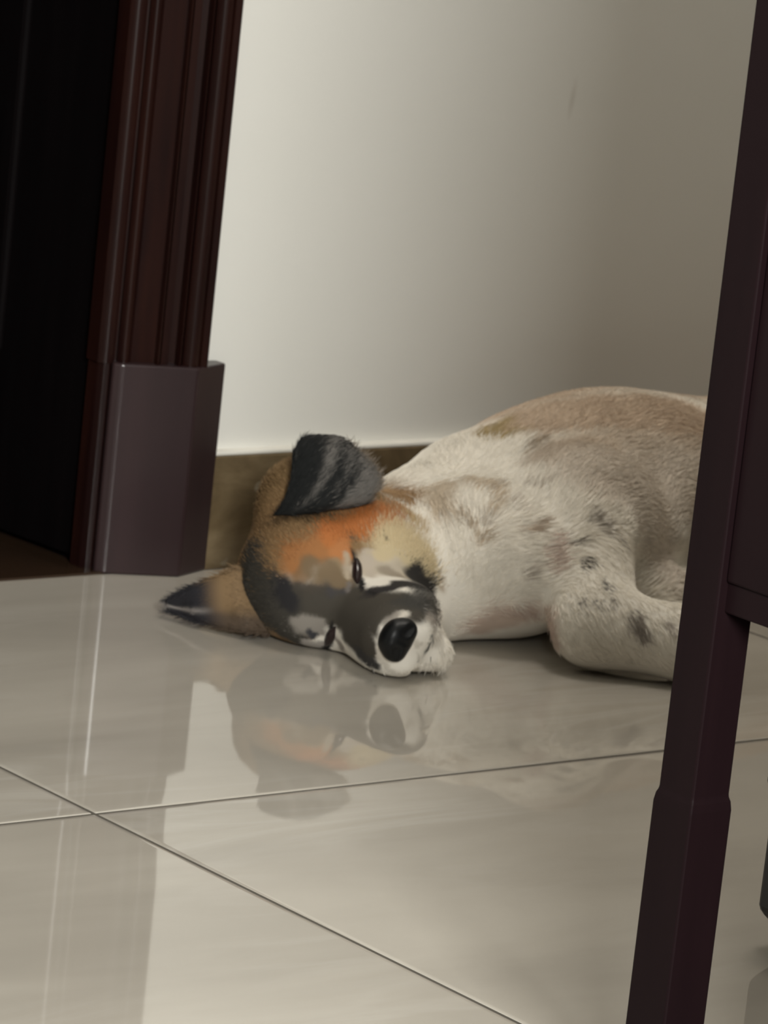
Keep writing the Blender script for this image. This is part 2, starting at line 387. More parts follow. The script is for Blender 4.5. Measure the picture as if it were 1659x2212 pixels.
class Field:
    def __init__(self, lo, hi, vox):
        self.lo, self.vox = np.array(lo), vox
        self.n = np.ceil((np.array(hi) - self.lo) / vox).astype(int) + 1
        self.f = np.full(self.n, 0.2, np.float32)
    def window(self, lo, hi):
        a = np.clip(np.floor((lo - self.lo) / self.vox).astype(int), 0, self.n)
        b = np.clip(np.ceil((hi - self.lo) / self.vox).astype(int) + 1, 0, self.n)
        g = [self.lo[i] + self.vox * np.arange(a[i], b[i]) for i in range(3)]
        P = np.stack(np.meshgrid(*g, indexing='ij'), -1)
        return tuple(slice(a[i], b[i]) for i in range(3)), P
    def blend(self, s, d, k, cut):
        h = self.f[s]
        if cut:
            d = -d
            w = np.clip(0.5 - 0.5 * (h - d) / k, 0, 1)
            self.f[s] = h * (1 - w) + d * w + k * w * (1 - w)
        else:
            w = np.clip(0.5 + 0.5 * (h - d) / k, 0, 1)
            self.f[s] = h * (1 - w) + d * w - k * w * (1 - w)
    def ell(self, c, r, R=None, k=0.012, cut=False):
        c = np.asarray(c, float); r = np.asarray(r, float)
        m = r.max() + k + 0.012
        s, P = self.window(c - m, c + m)
        q = P - c
        if R is not None: q = q @ R
        k0 = np.sqrt(((q / r) ** 2).sum(-1)); k1 = np.sqrt(((q / r ** 2) ** 2).sum(-1)) + 1e-9
        self.blend(s, (k0 * (k0 - 1) / k1).astype(np.float32), k, cut)
    def cap(self, a, b, ra, rb, k=0.012, cut=False):
        a = np.asarray(a, float); b = np.asarray(b, float)
        m = max(ra, rb) + k + 0.012
        s, P = self.window(np.minimum(a, b) - m, np.maximum(a, b) + m)
        ab = b - a
        t = np.clip(((P - a) @ ab) / (ab @ ab), 0, 1)
        d = np.linalg.norm(P - a - t[..., None] * ab, axis=-1) - (ra + (rb - ra) * t)
        self.blend(s, d.astype(np.float32), k, cut)
    def hell(self, c, r, k=0.010, cut=False, rot=None):           # ellipsoid in the head frame
        R = HR if rot is None else HR @ rot
        self.ell(hw(c), np.asarray(r) * HS, R, k, cut)
    def hcap(self, a, b, ra, rb, k=0.010, cut=False):
        self.cap(hw(a), hw(b), ra * HS, rb * HS, k, cut)
    def floor_cut(self, z0, k):
        s = (slice(0, self.n[0]), slice(0, self.n[1]), slice(0, self.n[2]))
        z = self.lo[2] + self.vox * np.arange(self.n[2])
        d = np.broadcast_to((z0 - z).astype(np.float32), self.f.shape)
        h = self.f
        w = np.clip(0.5 - 0.5 * (h - d) / k, 0, 1)
        self.f = h * (1 - w) + d * w + k * w * (1 - w)
    def mesh(self):
        """naive surface nets"""
        f = self.f; ins = f < 0
        n = self.n
        cnt = np.zeros(n - 1, np.int8)
        for dx in (0, 1):
            for dy in (0, 1):
                for dz in (0, 1):
                    cnt += ins[dx:n[0]-1+dx, dy:n[1]-1+dy, dz:n[2]-1+dz]
        cells = np.argwhere((cnt > 0) & (cnt < 8))
        idx = np.full(n - 1, -1, np.int64); idx[tuple(cells.T)] = np.arange(len(cells))
        acc = np.zeros((len(cells), 3)); num = np.zeros(len(cells))
        corners = [np.array(c) for c in ((0,0,0),(1,0,0),(0,1,0),(1,1,0),(0,0,1),(1,0,1),(0,1,1),(1,1,1))]
        for a in range(8):
            for b in range(a + 1, 8):
                if np.abs(corners[a] - corners[b]).sum() != 1: continue
                fa = f[tuple((cells + corners[a]).T)]; fb = f[tuple((cells + corners[b]).T)]
                cr = (fa < 0) != (fb < 0)
                t = np.where(cr, fa / np.where(cr, fa - fb, 1), 0)
                p = corners[a] + t[:, None] * (corners[b] - corners[a])
                acc += np.where(cr[:, None], p, 0); num += cr
        V = self.lo + self.vox * (cells + acc / num[:, None])
        quads = []
        for ax in range(3):
            o1, o2 = [(1, 2), (2, 0), (0, 1)][ax]
            sl = [slice(1, n[i] - 1) for i in range(3)]; sl[ax] = slice(0, n[ax] - 1)
            sl2 = list(sl); sl2[ax] = slice(1, n[ax])
            A, B = ins[tuple(sl)], ins[tuple(sl2)]
            e = np.argwhere(A != B)
            sgn = A[tuple(e.T)]
            off = np.ones(3, int); off[ax] = 0
            e = e + off
            u1 = np.zeros(3, int); u1[o1] = 1; u2 = np.zeros(3, int); u2[o2] = 1
            q = np.stack([idx[tuple((e - u1 - u2).T)], idx[tuple((e - u2).T)], idx[tuple(e.T)], idx[tuple((e - u1).T)]], 1)
            q[~sgn] = q[~sgn][:, ::-1]
            quads.append(q)
        return V, np.concatenate(quads)

def build_body():
    F = Field((1.90, 2.19, -0.012), (3.02, 2.695, 0.215), 0.0024)
    # trunk, lying on its right side: the back towards the wall, the belly towards the room
    F.ell((2.255, 2.525, 0.072), (0.105, 0.105, 0.074), k=0.03)
    F.ell((2.345, 2.552, 0.082), (0.135, 0.100, 0.081), k=0.03)
    F.ell((2.475, 2.560, 0.076), (0.140, 0.085, 0.074), k=0.03)
    F.ell((2.620, 2.565, 0.080), (0.110, 0.092, 0.079), k=0.03)
    F.ell((2.155, 2.462, 0.056), (0.070, 0.082, 0.056), k=0.03)           # front of the chest
    # neck and throat
    F.cap(hw((-0.060, 0.008, -0.010)), (2.195, 2.555, 0.062), 0.052, 0.061, k=0.025)
    F.cap(hw((-0.040, 0.000, -0.045)), (2.150, 2.480, 0.054), 0.040, 0.054, k=0.025)
    # skull
    F.hell((-0.052, 0, 0.010), (0.064, 0.059, 0.060), k=0.014)
    F.hell((-0.018, 0, 0.012), (0.040, 0.045, 0.038), k=0.014)
    for s in (1, -1):
        F.hell((-0.040, 0.038 * s, -0.024), (0.046, 0.032, 0.042), k=0.016)
        F.hell((-0.010, 0.024 * s, 0.016), (0.018, 0.016, 0.012), k=0.010)
    F.hell((-0.062, 0.052, -0.012), (0.040, 0.026, 0.045), k=0.02)        # ruff behind the upper cheek
    F.hell((-0.085, 0.045, 0.030), (0.040, 0.042, 0.044), k=0.02)         # fluff behind the upper ear
    # muzzle, lips and jaw
    F.hcap((-0.004, 0, -0.024), (0.062, 0, -0.032), 0.038, 0.0270, k=0.012)
    for s in (1, -1):
        F.hell((0.036, 0.0215 * s, -0.041), (0.042, 0.0190, 0.022), k=0.010)
        F.hell((0.070, 0.0130 * s, -0.042), (0.018, 0.0150, 0.016), k=0.007)
    F.hcap((-0.020, 0, -0.055), (0.056, 0, -0.064), 0.032, 0.0165, k=0.010)
    F.hell((0.076, 0, -0.029), (0.018, 0.0175, 0.016), k=0.007)
    # mouth line
    for s in (1, -1):
        F.hcap((0.020, 0.040 * s, -0.056), (0.080, 0.016 * s, -0.055), 0.0024, 0.0024, k=0.004, cut=True)
    # upper foreleg: shoulder, upper arm, elbow, forearm towards the right, wrist folded back
    F.ell((2.222, 2.450, 0.090), (0.055, 0.045, 0.050), k=0.03)
    F.cap((2.200, 2.415, 0.084), (2.160, 2.350, 0.036), 0.032, 0.0300, k=0.02)
    F.cap((2.160, 2.350, 0.033), (2.208, 2.300, 0.029), 0.0305, 0.0270, k=0.016)
    F.cap((2.208, 2.300, 0.028), (2.217, 2.292, 0.027), 0.0265, 0.0225, k=0.012)
    F.cap((2.219, 2.292, 0.026), (2.252, 2.330, 0.021), 0.0205, 0.0175, k=0.010)
    paw = np.array((2.263, 2.346, 0.0195))
    F.ell(paw, (0.021, 0.021, 0.0180), k=0.010)
    for j in range(4):
        F.ell(paw + np.array((0.0160, 0.0130, -0.003)) + np.array((0.0075, -0.0060, 0)) * (j - 1.5), (0.0095, 0.0095, 0.0088), k=0.004)
    # lower foreleg, folded under the belly behind the upper one
    F.cap((2.200, 2.455, 0.040), (2.290, 2.425, 0.026), 0.034, 0.0245, k=0.02)
    F.cap((2.290, 2.425, 0.025), (2.385, 2.475, 0.020), 0.0230, 0.0180, k=0.014)
    F.ell((2.395, 2.480, 0.018), (0.026, 0.022, 0.0175), k=0.012)
    # hind legs and tail, behind the cabinet
    F.ell((2.650, 2.500, 0.082), (0.085, 0.075, 0.066), k=0.03)
    for dz, dx in ((0.030, 0.0), (0.0, 0.05)):
        F.cap((2.640 + dx, 2.480, 0.045 + dz), (2.600 + dx, 2.440, 0.034 + dz * 0.5), 0.050, 0.033, k=0.02)
        F.cap((2.600 + dx, 2.440, 0.034 + dz * 0.5), (2.740 + dx, 2.410, 0.026), 0.030, 0.019, k=0.014)
        F.cap((2.740 + dx, 2.410, 0.024), (2.760 + dx, 2.330 - dx * 0.5, 0.021), 0.019, 0.016, k=0.012)
        F.ell((2.750 + dx, 2.315 - dx * 0.5, 0.019), (0.026, 0.026, 0.018), k=0.010)
    F.cap((2.715, 2.575, 0.060), (2.850, 2.600, 0.030), 0.030, 0.020, k=0.02)
    F.cap((2.850, 2.600, 0.030), (2.960, 2.560, 0.020), 0.020, 0.012, k=0.02)
    F.floor_cut(0.0012, 0.006)
    return F.mesh()

BV, BQ = build_body()
def smooth_mesh(V, Q, it=2, lam=0.5):
    e = np.concatenate([Q[:, [0, 1]], Q[:, [1, 2]], Q[:, [2, 3]], Q[:, [3, 0]]])
    n = len(V); deg = np.bincount(e[:, 0], minlength=n) + np.bincount(e[:, 1], minlength=n)
    for _ in range(it):
        A = np.zeros_like(V)
        for a in range(3):
            A[:, a] = np.bincount(e[:, 0], V[e[:, 1], a], n) + np.bincount(e[:, 1], V[e[:, 0], a], n)
        V = V + lam * (A / np.maximum(deg, 1)[:, None] - V)
    return V
BV = smooth_mesh(BV, BQ, 2)

# fur markings and painted ear shade on the coat: end points of a rounded stroke, radius, colour, edge softness
MARKS = [
(2.2102,2.5415,0.1388,2.2411,2.5348,0.1484,0.0216,0.4200,0.3200,0.1700,0.5000),
(2.2460,2.5294,0.1494,2.3804,2.5044,0.1499,0.0344,0.6000,0.4750,0.3600,0.6000),
(2.2213,2.4713,0.1410,2.3519,2.4689,0.1270,0.0249,0.6200,0.5100,0.4000,0.9500),
(2.1977,2.4701,0.1350,2.2498,2.4489,0.1376,0.0248,0.5300,0.4400,0.3500,0.9000),
(2.2953,2.4606,0.1275,2.3380,2.4563,0.1118,0.0324,0.6600,0.5700,0.4700,0.9000),
(2.2569,2.4125,0.1000,2.3025,2.4167,0.0487,0.0284,0.7200,0.6450,0.5600,0.9000),
(2.2194,2.4113,0.1202,2.3133,2.4434,0.1010,0.0211,0.7200,0.6500,0.5600,0.9000),
(2.2191,2.5017,0.1399,2.1983,2.4980,0.1324,0.0057,0.3500,0.2700,0.1900,0.8000),
(2.1308,2.4858,0.1126,2.1387,2.4623,0.1140,0.0120,0.5800,0.4800,0.3600,0.8000),
(2.1104,2.4987,0.1052,2.0976,2.4644,0.0958,0.0127,0.5800,0.4800,0.3600,0.8000),
(2.1317,2.4534,0.1110,2.1256,2.4367,0.1045,0.0052,0.5800,0.4800,0.3600,0.7000),
(2.1055,2.4524,0.0982,2.1033,2.4255,0.0851,0.0049,0.4500,0.3500,0.2400,0.8000),
(2.1342,2.4102,0.0960,2.1479,2.4078,0.0976,0.0055,0.4400,0.3400,0.2500,0.8000),
(2.1650,2.4507,0.1191,2.1704,2.4407,0.1193,0.0046,0.4200,0.3600,0.2900,0.9000),
(2.1477,2.4680,0.1159,2.1476,2.4622,0.1154,0.0049,0.4600,0.4000,0.3300,0.9000),
(2.1447,2.4387,0.1102,2.1375,2.4322,0.1067,0.0038,0.4500,0.3600,0.3000,0.9000),
(2.1141,2.4295,0.0960,2.1176,2.4316,0.0989,0.0042,0.4800,0.4200,0.3500,0.9000),
(2.0722,2.4322,0.0585,2.0736,2.4301,0.0519,0.0055,0.5000,0.4100,0.3100,0.9000),
(2.1225,2.3909,0.0657,2.1254,2.3884,0.0626,0.0048,0.5000,0.4300,0.3600,0.9000),
(2.1085,2.4205,0.0199,2.1315,2.3688,0.0316,0.0156,0.6000,0.4700,0.3900,0.8000),
(2.1455,2.3952,0.0883,2.1409,2.3814,0.0706,0.0062,0.5600,0.4400,0.3700,0.8000),
(2.2145,2.4296,0.1343,2.3355,2.4524,0.1053,0.0370,0.7000,0.6200,0.5300,0.9500),
(2.1576,2.3851,0.0872,2.1652,2.3822,0.0903,0.0035,0.1600,0.1300,0.1000,0.7000),
(2.1545,2.3672,0.0761,2.1579,2.3651,0.0778,0.0028,0.1000,0.0800,0.0650,0.6000),
(2.1626,2.3612,0.0788,2.1640,2.3608,0.0792,0.0024,0.1200,0.1000,0.0800,0.6000),
(2.1528,2.3428,0.0680,2.1603,2.3457,0.0711,0.0031,0.1000,0.0900,0.0850,0.6000),
(2.1422,2.3343,0.0591,2.1505,2.3359,0.0642,0.0020,0.1500,0.1300,0.1200,0.7000),
(2.1350,2.3412,0.0561,2.1379,2.3419,0.0593,0.0017,0.1600,0.1400,0.1200,0.7000),
(2.1501,2.3275,0.0586,2.1532,2.3295,0.0614,0.0024,0.2200,0.1900,0.1650,0.7000),
(2.1351,2.3285,0.0434,2.1367,2.3276,0.0453,0.0024,0.3600,0.3100,0.2700,0.8000),
(2.1604,2.3149,0.0505,2.1644,2.3054,0.0386,0.0055,0.2400,0.2050,0.1750,0.8000),
(2.1801,2.2962,0.0469,2.1809,2.2912,0.0428,0.0041,0.3400,0.2900,0.2500,0.9000),
(2.1784,2.3933,0.1031,2.1862,2.3799,0.0969,0.0049,0.3000,0.2600,0.2150,0.8000),
(2.1975,2.3728,0.0891,2.1969,2.3687,0.0847,0.0035,0.2500,0.2100,0.1850,0.9000),
(1.9924,2.5364,0.1091,2.0048,2.5316,0.1203,0.0243,0.1900,0.1200,0.0550,0.8000),
(1.9684,2.4995,0.0799,1.9954,2.4684,0.0894,0.0411,0.2500,0.1550,0.0750,0.5000),
(1.9762,2.5108,0.0857,1.9983,2.4844,0.0943,0.0083,0.0700,0.0450,0.0250,0.9000),  # shade under the upper ear, painted into the coat
(1.9515,2.4939,0.0434,1.9549,2.4721,0.0240,0.0308,0.2500,0.1550,0.0750,0.5000),
(2.0750,2.5162,0.1028,2.0867,2.5022,0.1001,0.0158,0.3300,0.2100,0.1100,0.6000),
(1.9647,2.5379,0.0377,1.9662,2.5284,0.0129,0.0208,0.3300,0.2000,0.0900,0.5000),
(2.0323,2.4485,0.0887,2.0502,2.4357,0.0767,0.0206,0.6200,0.5100,0.3200,0.6000),
(2.0656,2.4694,0.0962,2.0681,2.4605,0.0911,0.0139,0.5000,0.3700,0.2000,0.7000),
(2.0460,2.4284,0.0646,2.0618,2.4306,0.0596,0.0110,0.6200,0.5100,0.3200,0.7000),
(1.9657,2.4659,0.0706,1.9899,2.4545,0.0825,0.0150,0.3600,0.1600,0.0600,0.7000),
(1.9906,2.4617,0.0860,2.0407,2.4666,0.0999,0.0136,0.4600,0.1650,0.0500,0.7000),
(1.9863,2.4489,0.0770,1.9929,2.4496,0.0800,0.0102,0.4600,0.1900,0.0700,0.7000),
(2.0426,2.4692,0.1010,2.0655,2.4753,0.0984,0.0090,0.4200,0.2200,0.1000,0.8000),
(1.9540,2.5048,0.0547,1.9556,2.4950,0.0181,0.0171,0.0550,0.0500,0.0420,0.6000),
(1.9522,2.4765,0.0371,1.9584,2.4560,0.0349,0.0211,0.0550,0.0500,0.0420,0.6000),
(1.9596,2.5193,0.0615,1.9569,2.5124,0.0598,0.0096,0.0550,0.0500,0.0420,0.8000),
(1.9543,2.4696,0.0475,1.9551,2.4640,0.0419,0.0109,0.0240,0.0230,0.0260,0.8000),
(1.9574,2.4742,0.0162,1.9648,2.4602,0.0105,0.0120,0.0550,0.0500,0.0420,0.6000),
(1.9625,2.4569,0.0589,1.9677,2.4568,0.0674,0.0075,0.2200,0.1300,0.0650,0.8000),
(1.9728,2.4455,0.0611,1.9795,2.4440,0.0664,0.0061,0.3000,0.2200,0.1300,0.8000),
(1.9691,2.4451,0.0538,1.9848,2.4353,0.0577,0.0102,0.1600,0.1100,0.0650,0.9000),
(1.9782,2.4301,0.0437,1.9732,2.3987,0.0432,0.0196,0.0660,0.0580,0.0470,0.6000),
(1.9696,2.4423,0.0341,1.9715,2.3858,0.0448,0.0156,0.0660,0.0580,0.0470,0.5000),
(1.9726,2.4051,0.0207,1.9685,2.3835,0.0214,0.0141,0.0660,0.0580,0.0470,0.5000),
(1.9748,2.3952,0.0109,1.9752,2.3788,0.0083,0.0081,0.0500,0.0470,0.0450,0.6000),
(1.9819,2.3897,0.0536,1.9894,2.3664,0.0521,0.0141,0.0660,0.0580,0.0470,0.6000),
(1.9849,2.4100,0.0542,2.0190,2.3889,0.0626,0.0071,0.0300,0.0270,0.0270,0.6000),
(2.0441,2.4259,0.0582,2.0090,2.3690,0.0571,0.0123,0.0320,0.0300,0.0280,0.8000),
(2.0384,2.4268,0.0626,2.0431,2.4268,0.0609,0.0062,0.0550,0.0500,0.0460,0.8000),
(2.0052,2.3587,0.0495,2.0290,2.3758,0.0401,0.0067,0.2800,0.2400,0.2000,0.8000),
(1.9925,2.3765,0.0569,2.0093,2.3646,0.0540,0.0080,0.0500,0.0470,0.0420,0.9000),
(1.9692,2.4529,0.0658,1.9804,2.4394,0.0594,0.0088,0.1900,0.1350,0.0800,0.9000),
(1.9602,2.4554,0.0507,1.9715,2.4422,0.0515,0.0061,0.0600,0.0520,0.0430,0.9000),
(2.0070,2.4348,0.0670,2.0281,2.4280,0.0650,0.0123,0.5000,0.4300,0.3350,0.9500),
(1.9920,2.4448,0.0749,1.9850,2.4395,0.0637,0.0031,0.4600,0.3800,0.2800,0.9000),
(2.0115,2.4434,0.0770,2.0050,2.4283,0.0635,0.0051,0.5200,0.4500,0.3700,0.8000),
(2.0172,2.4412,0.0772,2.0271,2.4372,0.0776,0.0055,0.6200,0.5100,0.3200,0.8000),
(2.0173,2.4300,0.0658,2.0211,2.4244,0.0635,0.0068,0.3200,0.2700,0.2100,0.8000),
(2.0073,2.4544,0.0851,2.0031,2.4468,0.0784,0.0024,0.1000,0.0700,0.0500,0.9000),
(2.0035,2.4481,0.0798,1.9832,2.4157,0.0522,0.0034,0.0140,0.0130,0.0130,0.6000),
(1.9832,2.4157,0.0522,1.9834,2.4025,0.0537,0.0030,0.0140,0.0130,0.0130,0.7000),
(1.9737,2.4405,0.0511,1.9787,2.4342,0.0482,0.0044,0.0600,0.0550,0.0550,0.7000),
(1.9834,2.4363,0.0575,1.9812,2.4310,0.0495,0.0024,0.1700,0.1500,0.1400,0.8000),
(1.9624,2.4535,0.0230,1.9713,2.4431,0.0250,0.0085,0.2700,0.2450,0.2150,0.7000),
(1.9719,2.4549,0.0079,1.9784,2.4492,0.0071,0.0061,0.3300,0.3000,0.2700,0.7000),
(1.9690,2.4490,0.0180,1.9700,2.4489,0.0169,0.0034,0.0500,0.0500,0.0550,0.7000),
(1.9796,2.4267,0.0136,1.9841,2.4275,0.0071,0.0047,0.3600,0.3200,0.2800,0.6000),
(1.9759,2.4285,0.0260,1.9851,2.4493,0.0024,0.0034,0.0140,0.0130,0.0130,0.6000),
(2.0081,2.3981,0.0631,2.0265,2.3880,0.0596,0.0091,0.0340,0.0310,0.0290,0.6000),
(2.0417,2.4268,0.0617,2.0592,2.4288,0.0523,0.0082,0.0360,0.0330,0.0300,0.7000),
(2.0147,2.3687,0.0551,2.0141,2.3647,0.0516,0.0054,0.1000,0.0900,0.0750,0.9000),
(1.9832,2.3633,0.0481,2.0164,2.3615,0.0324,0.0057,0.6600,0.6100,0.5300,0.6000),
(1.9745,2.3681,0.0457,1.9812,2.3663,0.0492,0.0047,0.3000,0.2700,0.2350,0.8000),
(1.9687,2.3675,0.0342,1.9713,2.3693,0.0197,0.0037,0.6600,0.6100,0.5300,0.6000),
(1.9737,2.3685,0.0163,1.9834,2.3620,0.0079,0.0037,0.6600,0.6100,0.5300,0.6000),
(1.9885,2.3602,0.0070,2.0193,2.3612,0.0097,0.0040,0.6600,0.6100,0.5300,0.6000),
(1.9930,2.3546,0.0358,1.9976,2.3575,0.0192,0.0020,0.6600,0.6100,0.5300,0.7000),
(2.0055,2.3553,0.0338,2.0040,2.3597,0.0202,0.0040,0.0180,0.0220,0.0200,0.5000),
(2.0197,2.3625,0.0302,2.0207,2.3594,0.0205,0.0040,0.6600,0.6100,0.5300,0.7000),
(2.0281,2.4486,0.0878,2.0285,2.4466,0.0865,0.0027,0.2000,0.1600,0.1000,0.7000),
]
EAR_UP = [
[(1.9911, 2.5092, 0.0949), (2.0036, 2.4977, 0.0991), (2.0162, 2.4864, 0.1036), (2.0300, 2.4771, 0.1097)],
[(1.9990, 2.5258, 0.1112), (2.0206, 2.5225, 0.1146), (2.0398, 2.5108, 0.1182), (2.0491, 2.4908, 0.1205)],
[(2.0048, 2.5363, 0.1282), (2.0242, 2.5356, 0.1300), (2.0401, 2.5251, 0.1328), (2.0449, 2.5027, 0.1316)],
[(2.0060, 2.5308, 0.1407), (2.0173, 2.5275, 0.1421), (2.0265, 2.5207, 0.1432), (2.0318, 2.5088, 0.1432)],
[(1.9939, 2.5230, 0.1341), (2.0035, 2.5090, 0.1396), (2.0174, 2.4973, 0.1417), (2.0325, 2.4906, 0.1373)],
[(1.9865, 2.5136, 0.1164), (1.9966, 2.4953, 0.1219), (2.0158, 2.4788, 0.1276), (2.0385, 2.4710, 0.1227)],
[(1.9789, 2.5100, 0.0999), (1.9901, 2.4870, 0.1064), (2.0086, 2.4726, 0.1124), (2.0311, 2.4687, 0.1115)],
[(1.9732, 2.5132, 0.0895), (1.9855, 2.4905, 0.0953), (2.0047, 2.4769, 0.1017), (2.0266, 2.4709, 0.1056)],
]
EAR_LOW = [
[(1.9728, 2.5110, 0.0450), (1.9748, 2.5074, 0.0280), (1.9701, 2.4966, 0.0150), (1.9676, 2.4905, 0.0050)],
[(1.9565, 2.5244, 0.0480), (1.9529, 2.5119, 0.0300), (1.9495, 2.5010, 0.0170), (1.9499, 2.4940, 0.0060)],
[(1.9450, 2.5337, 0.0400), (1.9414, 2.5237, 0.0260), (1.9412, 2.5180, 0.0150), (1.9394, 2.5103, 0.0050)],
[(1.9333, 2.5456, 0.0310), (1.9310, 2.5389, 0.0200), (1.9302, 2.5341, 0.0120), (1.9324, 2.5336, 0.0045)],
[(1.9271, 2.5575, 0.0220), (1.9282, 2.5566, 0.0150), (1.9289, 2.5555, 0.0095), (1.9291, 2.5526, 0.0045)],
[(1.9258, 2.5714, 0.0125), (1.9253, 2.5710, 0.0105), (1.9241, 2.5678, 0.0085), (1.9260, 2.5664, 0.0055)],
]
EYE_SLIT = [
(0.0031, 0.0416, 0.0092),
(0.0163, 0.0264, 0.0038),
(0.0377, 0.0129, -0.0000),
]
EYE_SLIT_LOW = [
(0.0067, -0.0369, -0.0058),
(0.0186, -0.0268, -0.0021),
(0.0303, -0.0160, 0.0008),
]

BASE_WHITE = np.array((0.86, 0.81, 0.72))
TAN = np.array((0.60, 0.475, 0.36))
BROWN = np.array((0.26, 0.165, 0.080))
def sstep(x): x = np.clip(x, 0, 1); return x * x * (3 - 2 * x)
def warp(P, s, amp, seed):
    """smooth pseudo random displacement"""
    r = np.random.RandomState(seed); out = np.zeros_like(P)
    for o in range(3):
        k = r.normal(size=(3, 3)) * s * (1.7 ** o); ph = r.uniform(0, 6.28, 3)
        out += np.sin(P @ k.T + ph) * amp / (1.5 ** o)
    return out
def coat_colour(P):
    """colour of the coat at points P: tan back, white chest and legs, dark brown head, then the markings with the painted ear shade"""
    W = P + warp(P, 90, 0.0022, 3) + warp(P, 330, 0.0009, 4)
    col = np.tile(BASE_WHITE, (len(P), 1))
    back = sstep((W[:, 1] - 2.525) / 0.06) * sstep((W[:, 0] - 2.185) / 0.05)
    rump = sstep((W[:, 0] - 2.42) / 0.06) * sstep((W[:, 2] - 0.05) / 0.05)
    b = np.maximum(back, rump)[:, None]
    col = col * (1 - b) + TAN * b
    q = (W - HO) @ HR / HS
    h = (sstep((-q[:, 0] + 0.005) / 0.04) * sstep((q[:, 2] + 0.040) / 0.04) * sstep((0.135 + q[:, 0]) / 0.03))[:, None]
    col = col * (1 - h) + BROWN * h
    for x1, y1, z1, x2, y2, z2, r, cr, cg, cb, soft in MARKS:
        a, c = np.array((x1, y1, z1)), np.array((x2, y2, z2))
        m = np.abs(W - (a + c) / 2).max(1) < (np.linalg.norm(c - a) / 2 + r * 1.6)
        if not m.any(): continue
        p = W[m]; ac = c - a; L = max(ac @ ac, 1e-12)
        t = np.clip(((p - a) @ ac) / L, 0, 1)
        d = np.linalg.norm(p - a - t[:, None] * ac, axis=1) / r
        w = sstep((1 + 0.35 * soft - d) / (0.9 * soft))[:, None] * (1.0 if soft < 0.75 else 0.9)
        col[m] = col[m] * (1 - w) + np.array((cr, cg, cb)) * w
    return col

def vert_normals(V, Q):
    n = np.cross(V[Q[:, 2]] - V[Q[:, 0]], V[Q[:, 3]] - V[Q[:, 1]])
    N = np.zeros_like(V)
    for k in range(4):
        for a in range(3): N[:, a] += np.bincount(Q[:, k], n[:, a], len(V))
    return N / np.maximum(np.linalg.norm(N, axis=1), 1e-12)[:, None]

def mesh_np(name, V, Q, mat, parent, col=None):
    me = bpy.data.meshes.new(name)
    me.vertices.add(len(V)); me.vertices.foreach_set('co', (V - DOG).astype(np.float32).ravel())
    k = Q.shape[1]
    me.loops.add(Q.size); me.loops.foreach_set('vertex_index', Q.astype(np.int32).ravel())
    me.polygons.add(len(Q)); me.polygons.foreach_set('loop_start', np.arange(0, Q.size, k, dtype=np.int32))
    me.polygons.foreach_set('use_smooth', np.ones(len(Q), bool))
    me.update(calc_edges=True); me.validate()
    if col is not None:
        at = me.color_attributes.new('coat', 'FLOAT_COLOR', 'POINT')
        at.data.foreach_set('color', np.c_[col, np.ones(len(col))].astype(np.float32).ravel())
    o = bpy.data.objects.new(name, me); COL.objects.link(o); me.materials.append(mat); o.parent = parent
    return o

def mat_fur(name, rough, spec):
    t = NT(name); a = t.n('ShaderNodeAttribute', attribute_name='coat')
    t.l(a, 'Color', t.b, 'Base Color'); t.set(Roughness=rough); t.b.inputs['Specular IOR Level'].default_value = spec
    return t.m
M_SKIN = mat_fur('coat', 0.8, 0.2)
M_FUR = mat_fur('coat_hair', 0.6, 0.25)
M_NOSE = mat_plain('wet_black_nose', (0.006, 0.0065, 0.007), 0.42, IOR=1.36)
M_EYE = mat_plain('dark_eye', (0.020, 0.011, 0.011), 0.06)
M_HAW = mat_plain('pink_haw_glint', (0.30, 0.15, 0.125), 0.25)  # pink of the third eyelid, with the eye's glint painted in

BC = coat_colour(BV)
BN = vert_normals(BV, BQ)
body = mesh_np('body', BV, BQ, M_SKIN, dog, BC)

# ------- ears: folded sheets with a real thickness
def cr_interp(G, n):
    """Catmull-Rom refinement of the first axis"""
    G = np.concatenate([2 * G[:1] - G[1:2], G, 2 * G[-1:] - G[-2:-1]])
    out = []
    for i in range(1, len(G) - 2):
        for k in range(n):
            t = k / n; a, b, c, d = G[i-1], G[i], G[i+1], G[i+2]
            out.append(0.5 * (2*b + (c-a)*t + (2*a-5*b+4*c-d)*t*t + (3*b-a-3*c+d)*t**3))
    out.append(G[-2]); return np.array(out)
def ear_sheet(rows, thick, n=6):
    G = cr_interp(np.array(rows), n)
    G = cr_interp(G.transpose(1, 0, 2), n).transpose(1, 0, 2)
    R, Cc = G.shape[:2]
    du = np.gradient(G, axis=1); dv = np.gradient(G, axis=0)
    N = np.cross(du, dv); N /= np.linalg.norm(N, axis=-1, keepdims=True)
    u = np.linspace(0, 1, Cc)[None, :]; v = np.linspace(0, 1, R)[:, None]
    e = np.minimum(np.minimum(u, 1 - u) * 8, (1 - v) * 14); e = np.sqrt(np.clip(e, 0.04, 1))
    off = N * (thick * e)[..., None]
    A, B = (G + off).reshape(-1, 3), (G - off).reshape(-1, 3)
    i = np.arange(R * Cc).reshape(R, Cc); M = R * Cc
    q1 = np.stack([i[:-1, :-1], i[:-1, 1:], i[1:, 1:], i[1:, :-1]], -1).reshape(-1, 4)
    q2 = q1[:, ::-1] + M
    ring = np.concatenate([i[0, :-1], i[:-1, -1], i[-1, :0:-1], i[:0:-1, 0]])
    r2 = np.roll(ring, -1)
    q3 = np.stack([r2, ring, ring + M, r2 + M], 1)
    U = np.broadcast_to(u, (R, Cc)).reshape(-1); Vv = np.broadcast_to(v, (R, Cc)).reshape(-1)
    return np.concatenate([A, B]), np.concatenate([q1, q2, q3]), np.tile(U, 2), np.tile(Vv, 2), np.r_[np.ones(M), np.zeros(M)]

